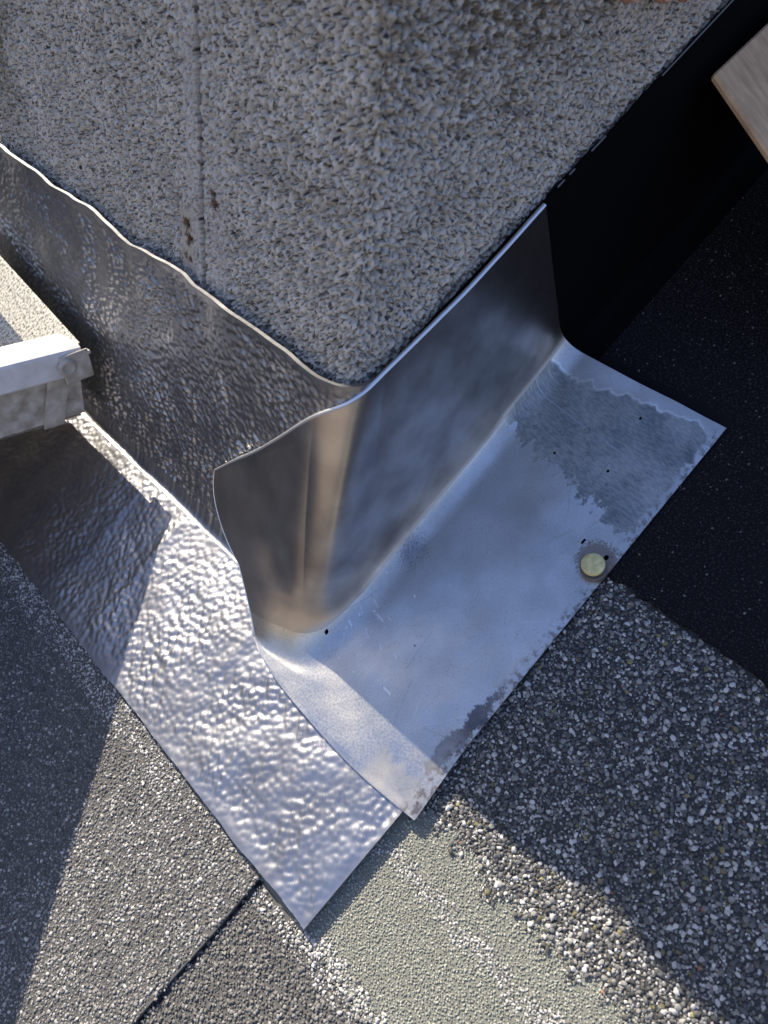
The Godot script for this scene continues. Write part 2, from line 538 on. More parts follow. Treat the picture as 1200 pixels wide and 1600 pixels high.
# ---------------------------------------------------------------- lead
func make_lead() -> void:
	var lead := thing("lead_apron", "hammered lead apron flashing dressed down from the chimney onto the shingles", "flashing")
	var ham := noise(FastNoiseLite.TYPE_CELLULAR, 255.0, 41)
	ham.cellular_return_type = FastNoiseLite.RETURN_DISTANCE
	ham.domain_warp_enabled = true
	ham.domain_warp_amplitude = 0.002
	ham.domain_warp_frequency = 120.0
	var soft := noise(FastNoiseLite.TYPE_SIMPLEX_SMOOTH, 110.0, 42, 2)
	var wav := noise(FastNoiseLite.TYPE_SIMPLEX_SMOOTH, 14.0, 43, 3)
	var amt := noise(FastNoiseLite.TYPE_SIMPLEX_SMOOTH, 22.0, 44, 2)
	var rip := noise(FastNoiseLite.TYPE_SIMPLEX_SMOOTH, 150.0, 45, 2)
	var step := 0.00095
	# --- apron on the roof
	var u0 := -0.43
	var u1 := 0.1075
	var v0 := 0.0085
	var v1 := 0.1135
	var nu := int((u1 - u0) / step)
	var nv := int((v1 - v0) / step)
	var pos := PackedVector3Array()
	for i in nu:
		var u := lerpf(u0, u1, i / float(nu - 1))
		for j in nv:
			var v := lerpf(v0, v1, j / float(nv - 1))
			var edge := smoothstep(0.0, 0.012, v1 - v) * smoothstep(0.0, 0.006, u1 - u)
			var a := clampf(0.95 + 0.6 * amt.get_noise_2d(u, v), 0.6, 1.2) * lerpf(0.3, 1.0, edge)
			a *= smoothstep(-0.012, 0.02, v)
			var h := 0.0068 + a * (-0.00050 * smoothstep(0.05, 0.80, ham.get_noise_2d(u, v) + 1.0) + 0.00022 * soft.get_noise_2d(u, v))
			h += 0.0013 * wav.get_noise_2d(u, v) * edge
			# creases across the sheet where it was folded for carrying
			for k in [[-0.172, 0.0006, 0.10], [-0.125, 0.0007, 0.06], [-0.028, 0.0006, -0.05]]:
				var dd: float = (u - k[0] - k[2] * (v - 0.05)) / 0.0035
				h += k[1] * exp(-dd * dd) * (1.0 if v > 0.012 else 0.0) * smoothstep(0.10, 0.03, v)
			var vv := v + 0.0012 * wav.get_noise_1d(u * 1.5) if j == nv - 1 else v
			pos.append(rp(u, vv, h))
	part("apron", grid_mesh(pos, nu, nv, true, PackedVector2Array(), PackedColorArray(), 0.0021, [true, true, false, true]), M.lead, lead)
	# --- upstand against the front wall, turned round the corner
	var r := 0.010
	var len_front := 0.43 - r + 0.005
	var len_arc := r * PI / 2.0
	var total := len_front + len_arc + 0.030
	nu = int(total / step)
	nv = 190
	var tops := [[-0.43, 0.1712], [-0.3564, 0.1712], [-0.2985, 0.1708], [-0.2727, 0.1680], [-0.2235, 0.1690], [-0.1875, 0.1630], [-0.1593, 0.1664], [-0.1272, 0.1672], [-0.1153, 0.1636], [-0.0977, 0.1646], [-0.0649, 0.1628], [-0.0396, 0.1622], [-0.0158, 0.1608], [0.02, 0.1640], [0.06, 0.1640]]
	pos = PackedVector3Array()
	for i in nu:
		var s := i * step
		var base: Vector3
		var n: Vector3
		if s < len_front:
			n = Vector3(0, 0, 1)
			base = Vector3(-0.43 + s, 0, 0.005)
		elif s < len_front + len_arc:
			var ang := (s - len_front) / r
			n = Vector3(sin(ang), 0, cos(ang))
			base = Vector3(0.005 - r, 0, 0.005 - r) + n * r
		else:
			n = Vector3(1, 0, 0)
			base = Vector3(0.005, 0, 0.005 - r - (s - len_front - len_arc))
		var xs := -0.43 + s
		var ytop := 0.164
		for k in tops.size() - 1:
			if xs >= tops[k][0] and xs <= tops[k + 1][0]:
				var t: float = (xs - tops[k][0]) / (tops[k + 1][0] - tops[k][0])
				ytop = lerpf(tops[k][1], tops[k + 1][1], t * t * (3.0 - 2.0 * t))
		for j in nv:
			var t := j / float(nv - 1)
			var a := clampf(0.95 + 0.8 * amt.get_noise_2d(xs + 2.0, t * 0.17), 0.55, 1.4)
			var p: Vector3
			var lean := 0.0026 * wav.get_noise_2d(xs, 0.3 + t * 0.06) * (1.0 - t * 0.6) + 0.002 * (1.0 - t)
			if t < 0.88:
				var y := lerpf(ytop, 0.012, t / 0.88)
				var wet := smoothstep(0.0, 0.05, t)
				var h := a * (0.00050 * soft.get_noise_2d(xs, y) - 0.0011 * smoothstep(0.05, 0.72, ham.get_noise_2d(xs * 0.9 + y * 0.5, y * 1.3 - xs * 0.35 + 4.0) + 1.0)) * wet
				# long ripples that run down the sheet near the foot
				h += 0.0011 * smoothstep(0.09, 0.03, y) * rip.get_noise_2d(xs * 1.3, y * 0.22)
				p = base + n * (lean + h) + Vector3(0, y, 0)
			else:
				var q := (t - 0.88) / 0.12
				var e := rp(base.x, 0.0085, 0.0068 + 0.0013 * wav.get_noise_2d(base.x, 0.0085) * 1.0)
				if s >= len_front:
					e = base + n * 0.004 + Vector3(0, 0.0, 0)
				var top := base + n * lean * 0.5 + Vector3(0, 0.012, 0)
				var mid := Vector3(base.x, 0.002, base.z) + n * lean * 0.5
				var h2 := 0.0011 * rip.get_noise_2d(xs * 1.3, 0.012 * 0.22) * (1.0 - q)
				p = top * (1.0 - q) * (1.0 - q) + mid * 2.0 * q * (1.0 - q) + e * q * q + n * h2
			pos.append(p)
	part("upstand", grid_mesh(pos, nu, nv, true, PackedVector2Array(), PackedColorArray(), 0.0022, [true, true, true, false]), M.lead, lead)


# ---------------------------------------------------------------- steel
func steel_textures() -> void:
	# 0.2 units-mm per pixel over u -0.045..0.12, v -0.245..0.05
	var w := 660
	var hgt := 1180
	var alb := PackedByteArray()
	var rou := PackedByteArray()
	alb.resize(w * hgt * 3)
	rou.resize(w * hgt)
	var cloud := noise(FastNoiseLite.TYPE_SIMPLEX_SMOOTH, 28.0, 51, 4)
	var fine := noise(FastNoiseLite.TYPE_SIMPLEX, 500.0, 52, 3)
	var jag := noise(FastNoiseLite.TYPE_SIMPLEX, 120.0, 53, 3)
	var streak := noise(FastNoiseLite.TYPE_SIMPLEX, 300.0, 54, 2)
	for y in hgt:
		var v := -0.245 + y * 0.00025
		for x in w:
			var u := -0.045 + x * 0.00025
			var c := cloud.get_noise_2d(u, v)
			var f := fine.get_noise_2d(u, v)
			var val := 0.80 + 0.06 * c + 0.03 * f
			var ro := 0.34 - 0.07 * c + 0.05 * f
			var r := val
			var g := val * 0.99
			var b := val * 0.965
			# dull oxide tongue with a torn lower border
			var low := -0.1485 + 0.012 * u / 0.1 + 0.0065 * jag.get_noise_2d(u * 0.9, v * 0.5) + 0.002 * jag.get_noise_2d(u * 3.0, v * 2.0 + 4.0)
			var up := -0.183 - 0.30 * clampf(u, 0.0, 0.1) + 0.004 * jag.get_noise_2d(u * 0.6, 3.0)
			var inn := clampf((low - v) / 0.0013, 0.0, 1.0) * clampf((v - up) / 0.0012, 0.0, 1.0) * clampf((0.106 + 0.002 * jag.get_noise_2d(v, 8.0) - u) / 0.0015, 0.0, 1.0) * clampf((u - 0.001) / 0.004, 0.0, 1.0)
			if inn > 0.0:
				var k := inn * (0.50 + 0.6 * c + 0.25 * streak.get_noise_2d(u * 0.5, v * 1.6))
				r = lerpf(r, 0.50, k)
				g = lerpf(g, 0.53, k)
				b = lerpf(b, 0.53, k)
				ro = lerpf(ro, 0.52, inn)
			# thin ring left by standing water along the tongue's upper side
			var ring := absf(v - up + 0.0006)
			if ring < 0.0007 and u > 0.01 and u < 0.1:
				r *= 1.1
				g *= 1.1
				b *= 1.08
			# straight scribed seam
			if absf(v + 0.1722 + 0.03 * maxf(u - 0.05, 0.0)) < 0.0003 and u > 0.0 and u < 0.09:
				r = 0.72
				g = 0.74
				b = 0.76
			# tar smear near the lower outer edge
			var t := (v + 0.036) / 0.062
			if t > 0.0 and t < 1.0:
				var mid := 0.1075 - 0.004 * t + 0.002 * jag.get_noise_2d(v, 3.0)
				var wide := 0.0058 * sqrt(maxf(1.0 - absf(2.0 * t - 1.0), 0.0)) * (1.0 + 0.7 * jag.get_noise_2d(v * 0.35, 11.0)) + 0.0012 * f
				var tar := clampf((wide - absf(u - mid)) / 0.0012, 0.0, 1.0) * (0.75 + 0.5 * c)
				r = lerpf(r, 0.40, tar)
				g = lerpf(g, 0.41, tar)
				b = lerpf(b, 0.44, tar)
				ro = lerpf(ro, 0.5, tar)
			# pale warm corner: sunlight painted into the colour
			var pale := clampf((v - 0.0285 - 0.004 * jag.get_noise_2d(u * 0.8, 5.0)) / 0.003, 0.0, 1.0) * clampf((u - 0.075) / 0.006, 0.0, 1.0) * (0.45 + 0.5 * c)
			r = lerpf(r, 0.74, pale)
			g = lerpf(g, 0.72, pale)
			b = lerpf(b, 0.68, pale)
			ro = lerpf(ro, 0.45, pale)
			# soot smudges by the bend
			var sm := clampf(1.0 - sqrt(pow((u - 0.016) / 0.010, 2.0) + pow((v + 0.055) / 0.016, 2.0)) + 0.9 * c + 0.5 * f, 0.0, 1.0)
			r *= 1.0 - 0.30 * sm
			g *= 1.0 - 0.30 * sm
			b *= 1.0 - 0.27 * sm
			# brown ring paints the reflection round the screw, with some dirt, rusty freckles along the outer edge
			var rs := sqrt(pow(u - 0.1015, 2.0) + pow(v + 0.1175, 2.0)) * (1.0 + 0.25 * f)
			if rs < 0.0125:
				var kk := smoothstep(0.0125, 0.009, rs) * 0.55
				r = lerpf(r, 0.42, kk)
				g = lerpf(g, 0.33, kk)
				b = lerpf(b, 0.25, kk)
			var rim := smoothstep(0.102, 0.110, u) * clampf(0.15 + 1.6 * jag.get_noise_2d(u * 1.6, v * 1.3) + 0.8 * f, 0.0, 1.0)
			r = lerpf(r, 0.40, rim * 0.6)
			g = lerpf(g, 0.35, rim * 0.6)
			b = lerpf(b, 0.32, rim * 0.6)
			if f > 0.66:
				r *= 0.72
				g *= 0.72
				b *= 0.72
			var o := (y * w + x)
			alb[3 * o] = int(clampf(r, 0.0, 1.0) * 255.0)
			alb[3 * o + 1] = int(clampf(g, 0.0, 1.0) * 255.0)
			alb[3 * o + 2] = int(clampf(b, 0.0, 1.0) * 255.0)
			rou[o] = int(clampf(ro, 0.0, 1.0) * 255.0)
	var ia := Image.create_from_data(w, hgt, false, Image.FORMAT_RGB8, alb)
	var ir := Image.create_from_data(w, hgt, false, Image.FORMAT_L8, rou)
	# flecks of pale paint, scratches
	var rr := RandomNumberGenerator.new()
	rr.seed = 77
	for k in 34:
		var cu := (0.026 + rr.randfn(0, 0.010) + 0.045) / 0.00025
		var cv := (-0.012 + rr.randfn(0, 0.012) + 0.245) / 0.00025
		var ang := rr.randf_range(-0.4, 1.2)
		var ln := rr.randf_range(2, 9) if k % 4 else rr.randf_range(12, 26)
		for q in int(ln):
			for e in range(-1, 3 if k % 3 else 1):
				var px := int(cu + cos(ang) * q)
				var py := int(cv + sin(ang) * q) + e
				if px > 0 and py > 0 and px < w and py < hgt:
					ia.set_pixel(px, py, Color(0.93, 0.93, 0.93))
					ir.set_pixel(px, py, Color(0.6, 0.6, 0.6))
	for k in 150:
		var cu := rr.randf_range(60, w)
		var cv := rr.randf_range(0, hgt)
		var ang := rr.randfn(1.9, 0.5)
		var shade := rr.randf_range(0.82, 1.12)
		for q in int(rr.randf_range(15, 130)):
			var px := int(cu + cos(ang) * q)
			var py := int(cv + sin(ang) * q)
			if px > 0 and py > 0 and px < w and py < hgt:
				var cc := ia.get_pixel(px, py)
				ia.set_pixel(px, py, Color(minf(cc.r * shade, 1.0), minf(cc.g * shade, 1.0), minf(cc.b * shade, 1.0)))
	for k in 14:      # zigzag scratches in the oxide
		var cu := rr.randf_range(0.02, 0.09)
		var cv := -0.160 + rr.randfn(0, 0.006)
		var px := (cu + 0.045) / 0.00025
		var py := (cv + 0.245) / 0.00025
		var dx := 0.5
		for q in 90:
			if q % 11 == 0:
				dx = rr.randf_range(-0.7, 0.9)
			px += dx
			py += 0.8 if (q / 11) % 2 == 0 else -0.7
			if px > 1 and py > 1 and px < w - 1 and py < hgt - 1:
				ia.set_pixel(int(px), int(py), Color(0.52, 0.54, 0.55))
	for k in [[0.0108, 0.0095, 5, 4], [0.0894, -0.1215, 7, 3], [0.1041, -0.1225, 6, 5], [0.055, -0.02, 2, 2], [0.045, -0.15, 3, 3], [0.075, -0.16, 4, 3], [0.07, -0.195, 4, 3]]:
		var cx := int((k[0] + 0.045) / 0.00025)
		var cy := int((k[1] + 0.245) / 0.00025)
		for yy in range(-k[2], k[2] + 1):
			for xx in range(-k[3], k[3] + 1):
				var e: float = pow(xx / float(k[3]), 2.0) + pow(yy / float(k[2]), 2.0)
				if e < 1.0 and cx + xx >= 0 and cx + xx < w:
					ia.set_pixel(cx + xx, cy + yy, Color(0.05, 0.045, 0.05))
					ir.set_pixel(cx + xx, cy + yy, Color(0.8, 0.8, 0.8))
	M.plate = mat(Color(1, 1, 1), 1.0, 1.0)
	M.plate.albedo_texture = ImageTexture.create_from_image(ia)
	M.plate.roughness_texture = ImageTexture.create_from_image(ir)
	M.plate.roughness_texture_channel = BaseMaterial3D.TEXTURE_CHANNEL_RED


func make_steel() -> void:
	steel_textures()
	var st := thing("steel_flashing", "bent smooth steel flashing wrapped round the chimney corner, screwed to the roof", "flashing")
	# lines of the sheet, from the upper end to the flap: bend B, outer edge O, top edge T
	var Bs := [Vector3(0.006, 0.1421, -0.1664), Vector3(0.006, 0.1251, -0.1482), Vector3(0.006, 0.1090, -0.1287), Vector3(0.0065, 0.0929, -0.1115), Vector3(0.007, 0.0713, -0.0826), Vector3(0.0075, 0.0430, -0.0452), Vector3(0.008, 0.0215, -0.0178)]
	var rows := []          # each: [B, O, T, bow]
	var n1 := 170
	for i in n1 + 1:
		var t := i / float(n1)
		var b := curve_at(Bs, t)
		var o: Vector3 = rp(0.1115 - 0.0025 * (1.0 - t), lerpf(-0.2262, -0.004, t), 0.0075)
		var tp := Vector3(0.0075 + 0.0016 * sin(t * PI), 0, 0)
		tp.z = lerpf(-0.1105, -0.0145, t)
		tp.y = lerpf(0.2287, 0.1668, t)
		rows.append([b, o, tp, 0.0])
	var Bf := [Vector3(0.008, 0.0215, -0.0178), rp(0.0065, -0.003, 0.0085), rp(0.0025, 0.0085, 0.0085), rp(-0.0035, 0.0155, 0.0085), rp(-0.012, 0.0205, 0.0085), rp(-0.0205, 0.0255, 0.0085), rp(-0.029, 0.0285, 0.0085)]
	var Of := [rp(0.1115, -0.004, 0.0075), rp(0.1130, 0.015, 0.0075), rp(0.1150, 0.0395, 0.0072)]
	var Og := [rp(0.1150, 0.0395, 0.0072), rp(0.075, 0.0432, 0.0085), rp(0.031, 0.0425, 0.0088), rp(0.0015, 0.0400, 0.0090), rp(-0.014, 0.0368, 0.0088), rp(-0.024, 0.0335, 0.0086)]
	var Tf := [Vector3(0.0075, 0.1668, -0.0145), Vector3(0.0070, 0.1605, -0.0045), Vector3(0.0035, 0.1545, 0.0035), Vector3(-0.0045, 0.1475, 0.0090), Vector3(-0.0150, 0.1380, 0.0118), Vector3(-0.0340, 0.1175, 0.0125), Vector3(-0.0525, 0.0985, 0.0125), Vector3(-0.0726, 0.0800, 0.0123), Vector3(-0.0926, 0.0607, 0.0120)]
	var n2 := 190
	for i in range(1, n2 + 1):
		var t := i / float(n2)
		var o: Vector3
		if t < 0.22:
			o = Of[0].lerp(Of[1], t / 0.11) if t < 0.11 else Of[1].lerp(Of[2], (t - 0.11) / 0.11)
		else:
			o = curve_at(Og, (t - 0.22) / 0.78)
		rows.append([curve_at(Bf, t), o, curve_at(Tf, t), t])
	var nu := rows.size()
	var nb := 72
	var nf := 14
	var nt := 76
	var nv := nb + nf + nt
	var wav := noise(FastNoiseLite.TYPE_SIMPLEX_SMOOTH, 16.0, 61, 2)
	var wav2 := noise(FastNoiseLite.TYPE_SIMPLEX_SMOOTH, 40.0, 62, 2)
	var pos := PackedVector3Array()
	for i in nu:
		var b: Vector3 = rows[i][0]
		var o: Vector3 = rows[i][1]
		var tp: Vector3 = rows[i][2]
		var fan: float = rows[i][3]
		var lb := b.distance_to(o)
		var lt := b.distance_to(tp)
		var rad := 1.0 / (1.0 / (0.020 + 0.018 * fan) + 1.0 / (0.85 * lb))
		var pb := b + (o - b) * (rad / maxf(lb, 0.0001))
		var pt := b + (tp - b) * ((0.0165 + 0.022 * fan) / lt)
		for j in nb:                  # outer edge towards the bend
			var t := j / float(nb - 1)
			var p := o.lerp(pb, t * (1.0 - 0.5 / nb))
			var inner := smoothstep(0.0, 0.15, t)
			var h := 0.00055 * wav.get_noise_2d(p.x, p.z) * inner + 0.00016 * wav2.get_noise_2d(p.x, p.z)
			# the foot of the flap springs up a little before it lies flat
			var du := p.x - 0.018
			var dz := p.z - 0.0185
			h += 0.0005 * exp(-(du * du / 0.00042 + dz * dz / 0.00016))
			# dished where the screw pulls it down
			var sx := p.x - 0.1027
			var sz := p.z + 0.0975
			h -= 0.0012 * exp(-(sx * sx + sz * sz) / 0.00008)
			pos.append(p + Vector3(0, h * smoothstep(1.0, 0.75, t), 0))
		for j in nf:
			var t := (j + 0.5) / float(nf)
			pos.append(pb * (1.0 - t) * (1.0 - t) + b * 2.0 * t * (1.0 - t) + pt * t * t)
		for j in nt:
			var t := j / float(nt - 1)
			var p := pt.lerp(tp, t)
			var h := 0.0003 * wav.get_noise_2d(p.z * 1.2 + p.x * 0.8 + 3.0, p.y) * smoothstep(0.0, 0.1, t)
			var nrm := Vector3(1, 0, 0).lerp(Vector3(0, 0, 1), smoothstep(0.15, 0.6, fan)).normalized()
			# two shallow dents in the flap; the free edge bows outwards
			if fan > 0.0:
				for k in [[-0.048, 0.0755, 0.00017, 0.0017], [-0.0255, 0.040, 0.00014, 0.0019]]:
					var dx: float = p.x - k[0]
					var dy: float = p.y - k[1]
					h -= k[3] * exp(-(dx * dx + dy * dy * 0.6) / k[2])
				p += Vector3(-0.0095, -0.003, 0.0) * (4.0 * t * (1.0 - t)) * pow(fan, 3.0)
				p += Vector3(0.5, 0, 0.7) * 0.004 * (4.0 * t * (1.0 - t)) * sin(minf(fan * 2.2, 1.0) * PI)
			pos.append(p + nrm * h)
	# base plate and fillet carry the stained texture; the upstand its own cleaner one
	var uvs := PackedVector2Array()
	for p in pos:
		var v := p.z * K
		uvs.append(Vector2((p.x + 0.045) / 0.165, (v + 0.245) / 0.295))
	var nbase := nb + nf / 2
	var pa := PackedVector3Array()
	var ua := PackedVector2Array()
	var pu := PackedVector3Array()
	var all := grid_normals(pos, nu, nv, true)
	var na := PackedVector3Array()
	var nup := PackedVector3Array()
	for i in nu:
		for j in nbase + 1:
			pa.append(pos[i * nv + j])
			ua.append(uvs[i * nv + j])
			na.append(all[i * nv + j])
		for j in range(nbase, nv):
			pu.append(pos[i * nv + j])
			nup.append(all[i * nv + j])
	part("base_plate", grid_mesh(pa, nu, nbase + 1, true, ua, PackedColorArray(), 0.0014, [true, false, true, false], false, na), M.plate, st)
	var smear := noise(FastNoiseLite.TYPE_SIMPLEX_SMOOTH, 0.014, 71, 6)
	var up := mat(Color(0.63, 0.605, 0.59), 1.0, 1.0)
	up.albedo_texture = ramp(smear, 512, Color(0.72, 0.71, 0.71), Color(1, 1, 1))
	up.roughness_texture = ramp(smear, 512, Color(0.38, 0.38, 0.38), Color(0.31, 0.31, 0.31))
	up.roughness_texture_channel = BaseMaterial3D.TEXTURE_CHANNEL_RED
	up.uv1_triplanar = true
	up.uv1_world_triplanar = true
	up.uv1_scale = Vector3(2.6, 2.6, 2.6)
	part("upstand", grid_mesh(pu, nu, nv - nbase, true, PackedVector2Array(), PackedColorArray(), 0.0017, [true, true, false, true], true, nup), up, st)
	# bead of brighter metal added along the top edge to draw its highlight
	var bead := PackedVector3Array()
	var seg := 8
	for i in nu:
		var c := pos[i * nv + nv - 1] - all[i * nv + nv - 1] * 0.0009
		var tang := (pos[mini(i + 1, nu - 1) * nv + nv - 1] - pos[maxi(i - 1, 0) * nv + nv - 1]).normalized()
		var e1 := all[i * nv + nv - 1]
		var e2 := e1.cross(tang).normalized()
		for k in seg + 1:
			var a := TAU * k / seg
			bead.append(c + (e1 * cos(a) * 1.15 + e2 * sin(a)) * 0.00105)
	part("highlight_bead", grid_mesh(bead, nu, seg + 1, false), M.steel_edge, st)
	bead = PackedVector3Array()  # second added bead: highlight line down the free edge
	var jn := nv - nb
	for jj in jn:
		var j := nb + jj
		var row := (nu - 1) * nv
		var e1 := all[row + j]
		var c := pos[row + j] - e1 * 0.0005
		var tang := (pos[row + mini(j + 1, nv - 1)] - pos[row + j - 1]).normalized()
		var e2 := e1.cross(tang).normalized()
		for k in seg + 1:
			var a := TAU * k / seg
			bead.append(c + (e1 * cos(a) + e2 * sin(a)) * 0.0007)
	part("highlight_bead", grid_mesh(bead, jn, seg + 1, false), M.steel_edge, st)


func lathe(profile: Array, seg: int, at: Vector3, axis: Vector3) -> ArrayMesh:
	var ax := axis.normalized()
	var e1 := ax.cross(Vector3(1, 0, 0)).normalized()
	var e2 := ax.cross(e1)
	var pos := PackedVector3Array()
	for i in seg + 1:
		var a := TAU * i / seg
		for p in profile:
			pos.append(at + (e1 * cos(a) + e2 * sin(a)) * p.x + ax * p.y)
	return grid_mesh(pos, seg + 1, profile.size(), true)


func make_screw() -> void:
	var N := rp(0, 0, 1)
	var at := rp(0.1027, -0.1185, 0.0066)
	var sc := thing("roofing_screw", "pale brass-coloured round screw head standing proud of the steel plate", "screw")
	part("washer", lathe([Vector2(0.0003, 0.0016), Vector2(0.0060, 0.0016), Vector2(0.0070, 0.0012), Vector2(0.0072, 0.0004), Vector2(0.0070, -0.0003)], 40, at, N), M.washer, sc)
	part("shank", lathe([Vector2(0.0035, 0.0060), Vector2(0.0035, 0.0)], 24, at, N), M.zinc, sc)
	part("head", lathe([Vector2(0.0002, 0.0080), Vector2(0.0040, 0.00795), Vector2(0.0057, 0.0077), Vector2(0.0062, 0.0073), Vector2(0.0063, 0.0060), Vector2(0.0061, 0.0048), Vector2(0.0034, 0.0046)], 40, at, N), M.brass, sc)


# ---------------------------------------------------------------- left of the chimney
func make_dormer() -> void:
	var dm := thing("dormer", "plastered dormer with an eave above the white gutter", "dormer")

	# the wall box is sunk into the roof; its top is hidden by the eave slab
	var w2 := Shape.new()
	w2.box(Vector3(-0.86, -0.25, 0.80), Vector3(1, 0, 0), Vector3(0, 1, 0), Vector3(0, 0, 1), Vector3(0.42, 0.35, 0.74))
	part("wall", solid(w2), M.plaster, dm)
	var slab := Shape.new()
	var ax := Vector3(cos(0.60), -sin(0.60), 0)
	slab.box(Vector3(-0.385, 0.136, 0.80) - ax * 0.5, ax, Vector3(sin(0.60), cos(0.60), 0), Vector3(0, 0, 1), Vector3(0.5, 0.012, 0.762))
	part("eave", solid(slab), M.tile, dm)


func make_gutter() -> void:
	var g := thing("gutter", "short white metal box gutter end with folded corner tab above the lead", "gutter")
	var z0 := 0.021
	var z1 := 1.5
	# cross-section in (x, y), walked from the back edge over the floor to the folded front lip
	var sec := [Vector2(-0.412, 0.1060), Vector2(-0.409, 0.1040), Vector2(-0.409, 0.026), Vector2(-0.404, 0.020), Vector2(-0.250, 0.0185), Vector2(-0.2450, 0.0225), Vector2(-0.2420, 0.0775)]
	var tr := Shape.new()
	for i in sec.size() - 1:
		var a: Vector2 = sec[i]
		var b: Vector2 = sec[i + 1]
		var t := (b - a).normalized()
		var nn := Vector2(t.y, -t.x)      # outer side
		for s in [0.0, 1.0]:
			var oa: Vector2 = a + nn * 0.0012 * s
			var ob: Vector2 = b + nn * 0.0012 * s
			tr.quad(Vector3(oa.x, oa.y, z0), Vector3(ob.x, ob.y, z0), Vector3(ob.x, ob.y, z1), Vector3(oa.x, oa.y, z1), Vector3(nn.x, nn.y, 0) * (1.0 if s > 0.5 else -1.0))
	part("trough", solid(tr), M.aged, g)
	# front lip: a flat ledge folded down into a face
	var lip := Shape.new()
	var ls := [Vector2(-0.2600, 0.0752), Vector2(-0.2595, 0.0782), Vector2(-0.2375, 0.0795), Vector2(-0.2345, 0.0785), Vector2(-0.2335, 0.0765), Vector2(-0.2335, 0.0605), Vector2(-0.2350, 0.0588), Vector2(-0.2425, 0.0590)]
	for i in ls.size() - 1:
		var a: Vector2 = ls[i]
		var b: Vector2 = ls[i + 1]
		var t := (b - a).normalized()
		lip.quad(Vector3(a.x, a.y, z0), Vector3(b.x, b.y, z0), Vector3(b.x, b.y, z1), Vector3(a.x, a.y, z1), Vector3(-t.y, t.x, 0))
	for i in range(1, ls.size() - 1):
		lip.tri(Vector3(ls[0].x, ls[0].y, z0), Vector3(ls[i].x, ls[i].y, z0), Vector3(ls[i + 1].x, ls[i + 1].y, z0), Vector3(0, 0, -1))
	part("lip", solid(lip), M.white, g)
	# sloping end plate, dusty inside
	var ep := Shape.new()
	var t0 := Vector3(-0.410, 0.1045, z0)
	var t1 := Vector3(-0.2385, 0.0790, z0)
	var dn := Vector3(0.0, -0.052, 0.045)
	ep.quad(t0, t1, t1 + dn + Vector3(-0.010, 0, 0), t0 + dn, Vector3(0, 0.6, 1))
	ep.quad(t0 + Vector3(0, 0.0006, -0.0016), t1 + Vector3(0, 0.0006, -0.0016), t1 + Vector3(-0.010, -0.059, -0.0016), t0 + Vector3(0, -0.084, -0.0016), Vector3(0, 0, -1))
	ep.quad(t0, t1, t1 + Vector3(0, 0.0006, -0.0016), t0 + Vector3(0, 0.0006, -0.0016), Vector3(0, 1, 0))
	var spk := noise(FastNoiseLite.TYPE_SIMPLEX, 0.055, 81, 3)
	var dm := M.dirt.duplicate() as StandardMaterial3D
	var im := spk.get_seamless_image(512, 512)
	var dat := im.get_data()
	for i in dat.size():
		dat[i] = 255 if dat[i] < 158 else (170 if dat[i] < 170 else 90)
	dm.albedo_texture = ImageTexture.create_from_image(Image.create_from_data(512, 512, false, Image.FORMAT_L8, dat))
	dm.uv1_triplanar = true
	dm.uv1_world_triplanar = true
	dm.uv1_scale = Vector3(9, 9, 9)
	part("end_plate", solid(ep), dm, g)
	# folded tab at the corner with a pressed round stud, and the strap below it
	var tab := Shape.new()
	tab.box(Vector3(-0.2322, 0.0665, 0.0262), Vector3(1, 0, 0), Vector3(0, 1, 0.12), Vector3(0, -0.12, 1), Vector3(0.0009, 0.0105, 0.0098), 0.0006)
	tab.box(Vector3(-0.2330, 0.0752, 0.0172), Vector3(1, 0.1, 0), Vector3(0, 1, 0), Vector3(0, 0, 1), Vector3(0.0030, 0.0013, 0.0012), 0.0007)
	var tb := part("corner_tab", solid(tab), M.aged, g)
	var prof := [Vector2(0.0002, 0.0002), Vector2(0.0022, 0.0006), Vector2(0.0036, 0.0022), Vector2(0.0048, 0.0024), Vector2(0.0060, 0.0012), Vector2(0.0064, 0.0)]
	part("pressed_stud", stud(prof, Vector3(-0.2316, 0.0682, 0.0330)), M.aged, tb)
	var strap := Shape.new()
	var prev := Vector3.ZERO
	var pts := [Vector3(-0.2375, 0.0600, 0.0), Vector3(-0.2385, 0.0480, 0.0012), Vector3(-0.2400, 0.0360, 0.0040), Vector3(-0.2430, 0.0190, 0.0060)]
	for i in pts.size() - 1:
		var a: Vector3 = pts[i]
		var b: Vector3 = pts[i + 1]
		var wa := Vector3(0, 0.0, 0.0145)
		var c0 := Vector3(0, 0, 0.0305)
		strap.quad(a + c0, b + c0, b + c0 + wa, a + c0 + wa, Vector3(1, -0.1, 0))
		strap.quad(a + c0 + Vector3(-0.0016, 0, 0), b + c0 + Vector3(-0.0016, 0, 0), b + c0, a + c0, Vector3(0, 0, -1))
		strap.quad(a + c0 + wa + Vector3(-0.0016, 0, 0), b + c0 + wa + Vector3(-0.0016, 0, 0), b + c0 + wa, a + c0 + wa, Vector3(0, 0, 1))
	part("strap", solid(strap), M.aged, g)


func stud(profile: Array, at: Vector3) -> ArrayMesh:
	var pos := PackedVector3Array()
	var seg := 28
	for i in seg + 1:
		var a := TAU * i / seg
		for p in profile:
			pos.append(at + Vector3(p.y, cos(a) * p.x, sin(a) * p.x))
	return grid_mesh(pos, seg + 1, profile.size(), false)


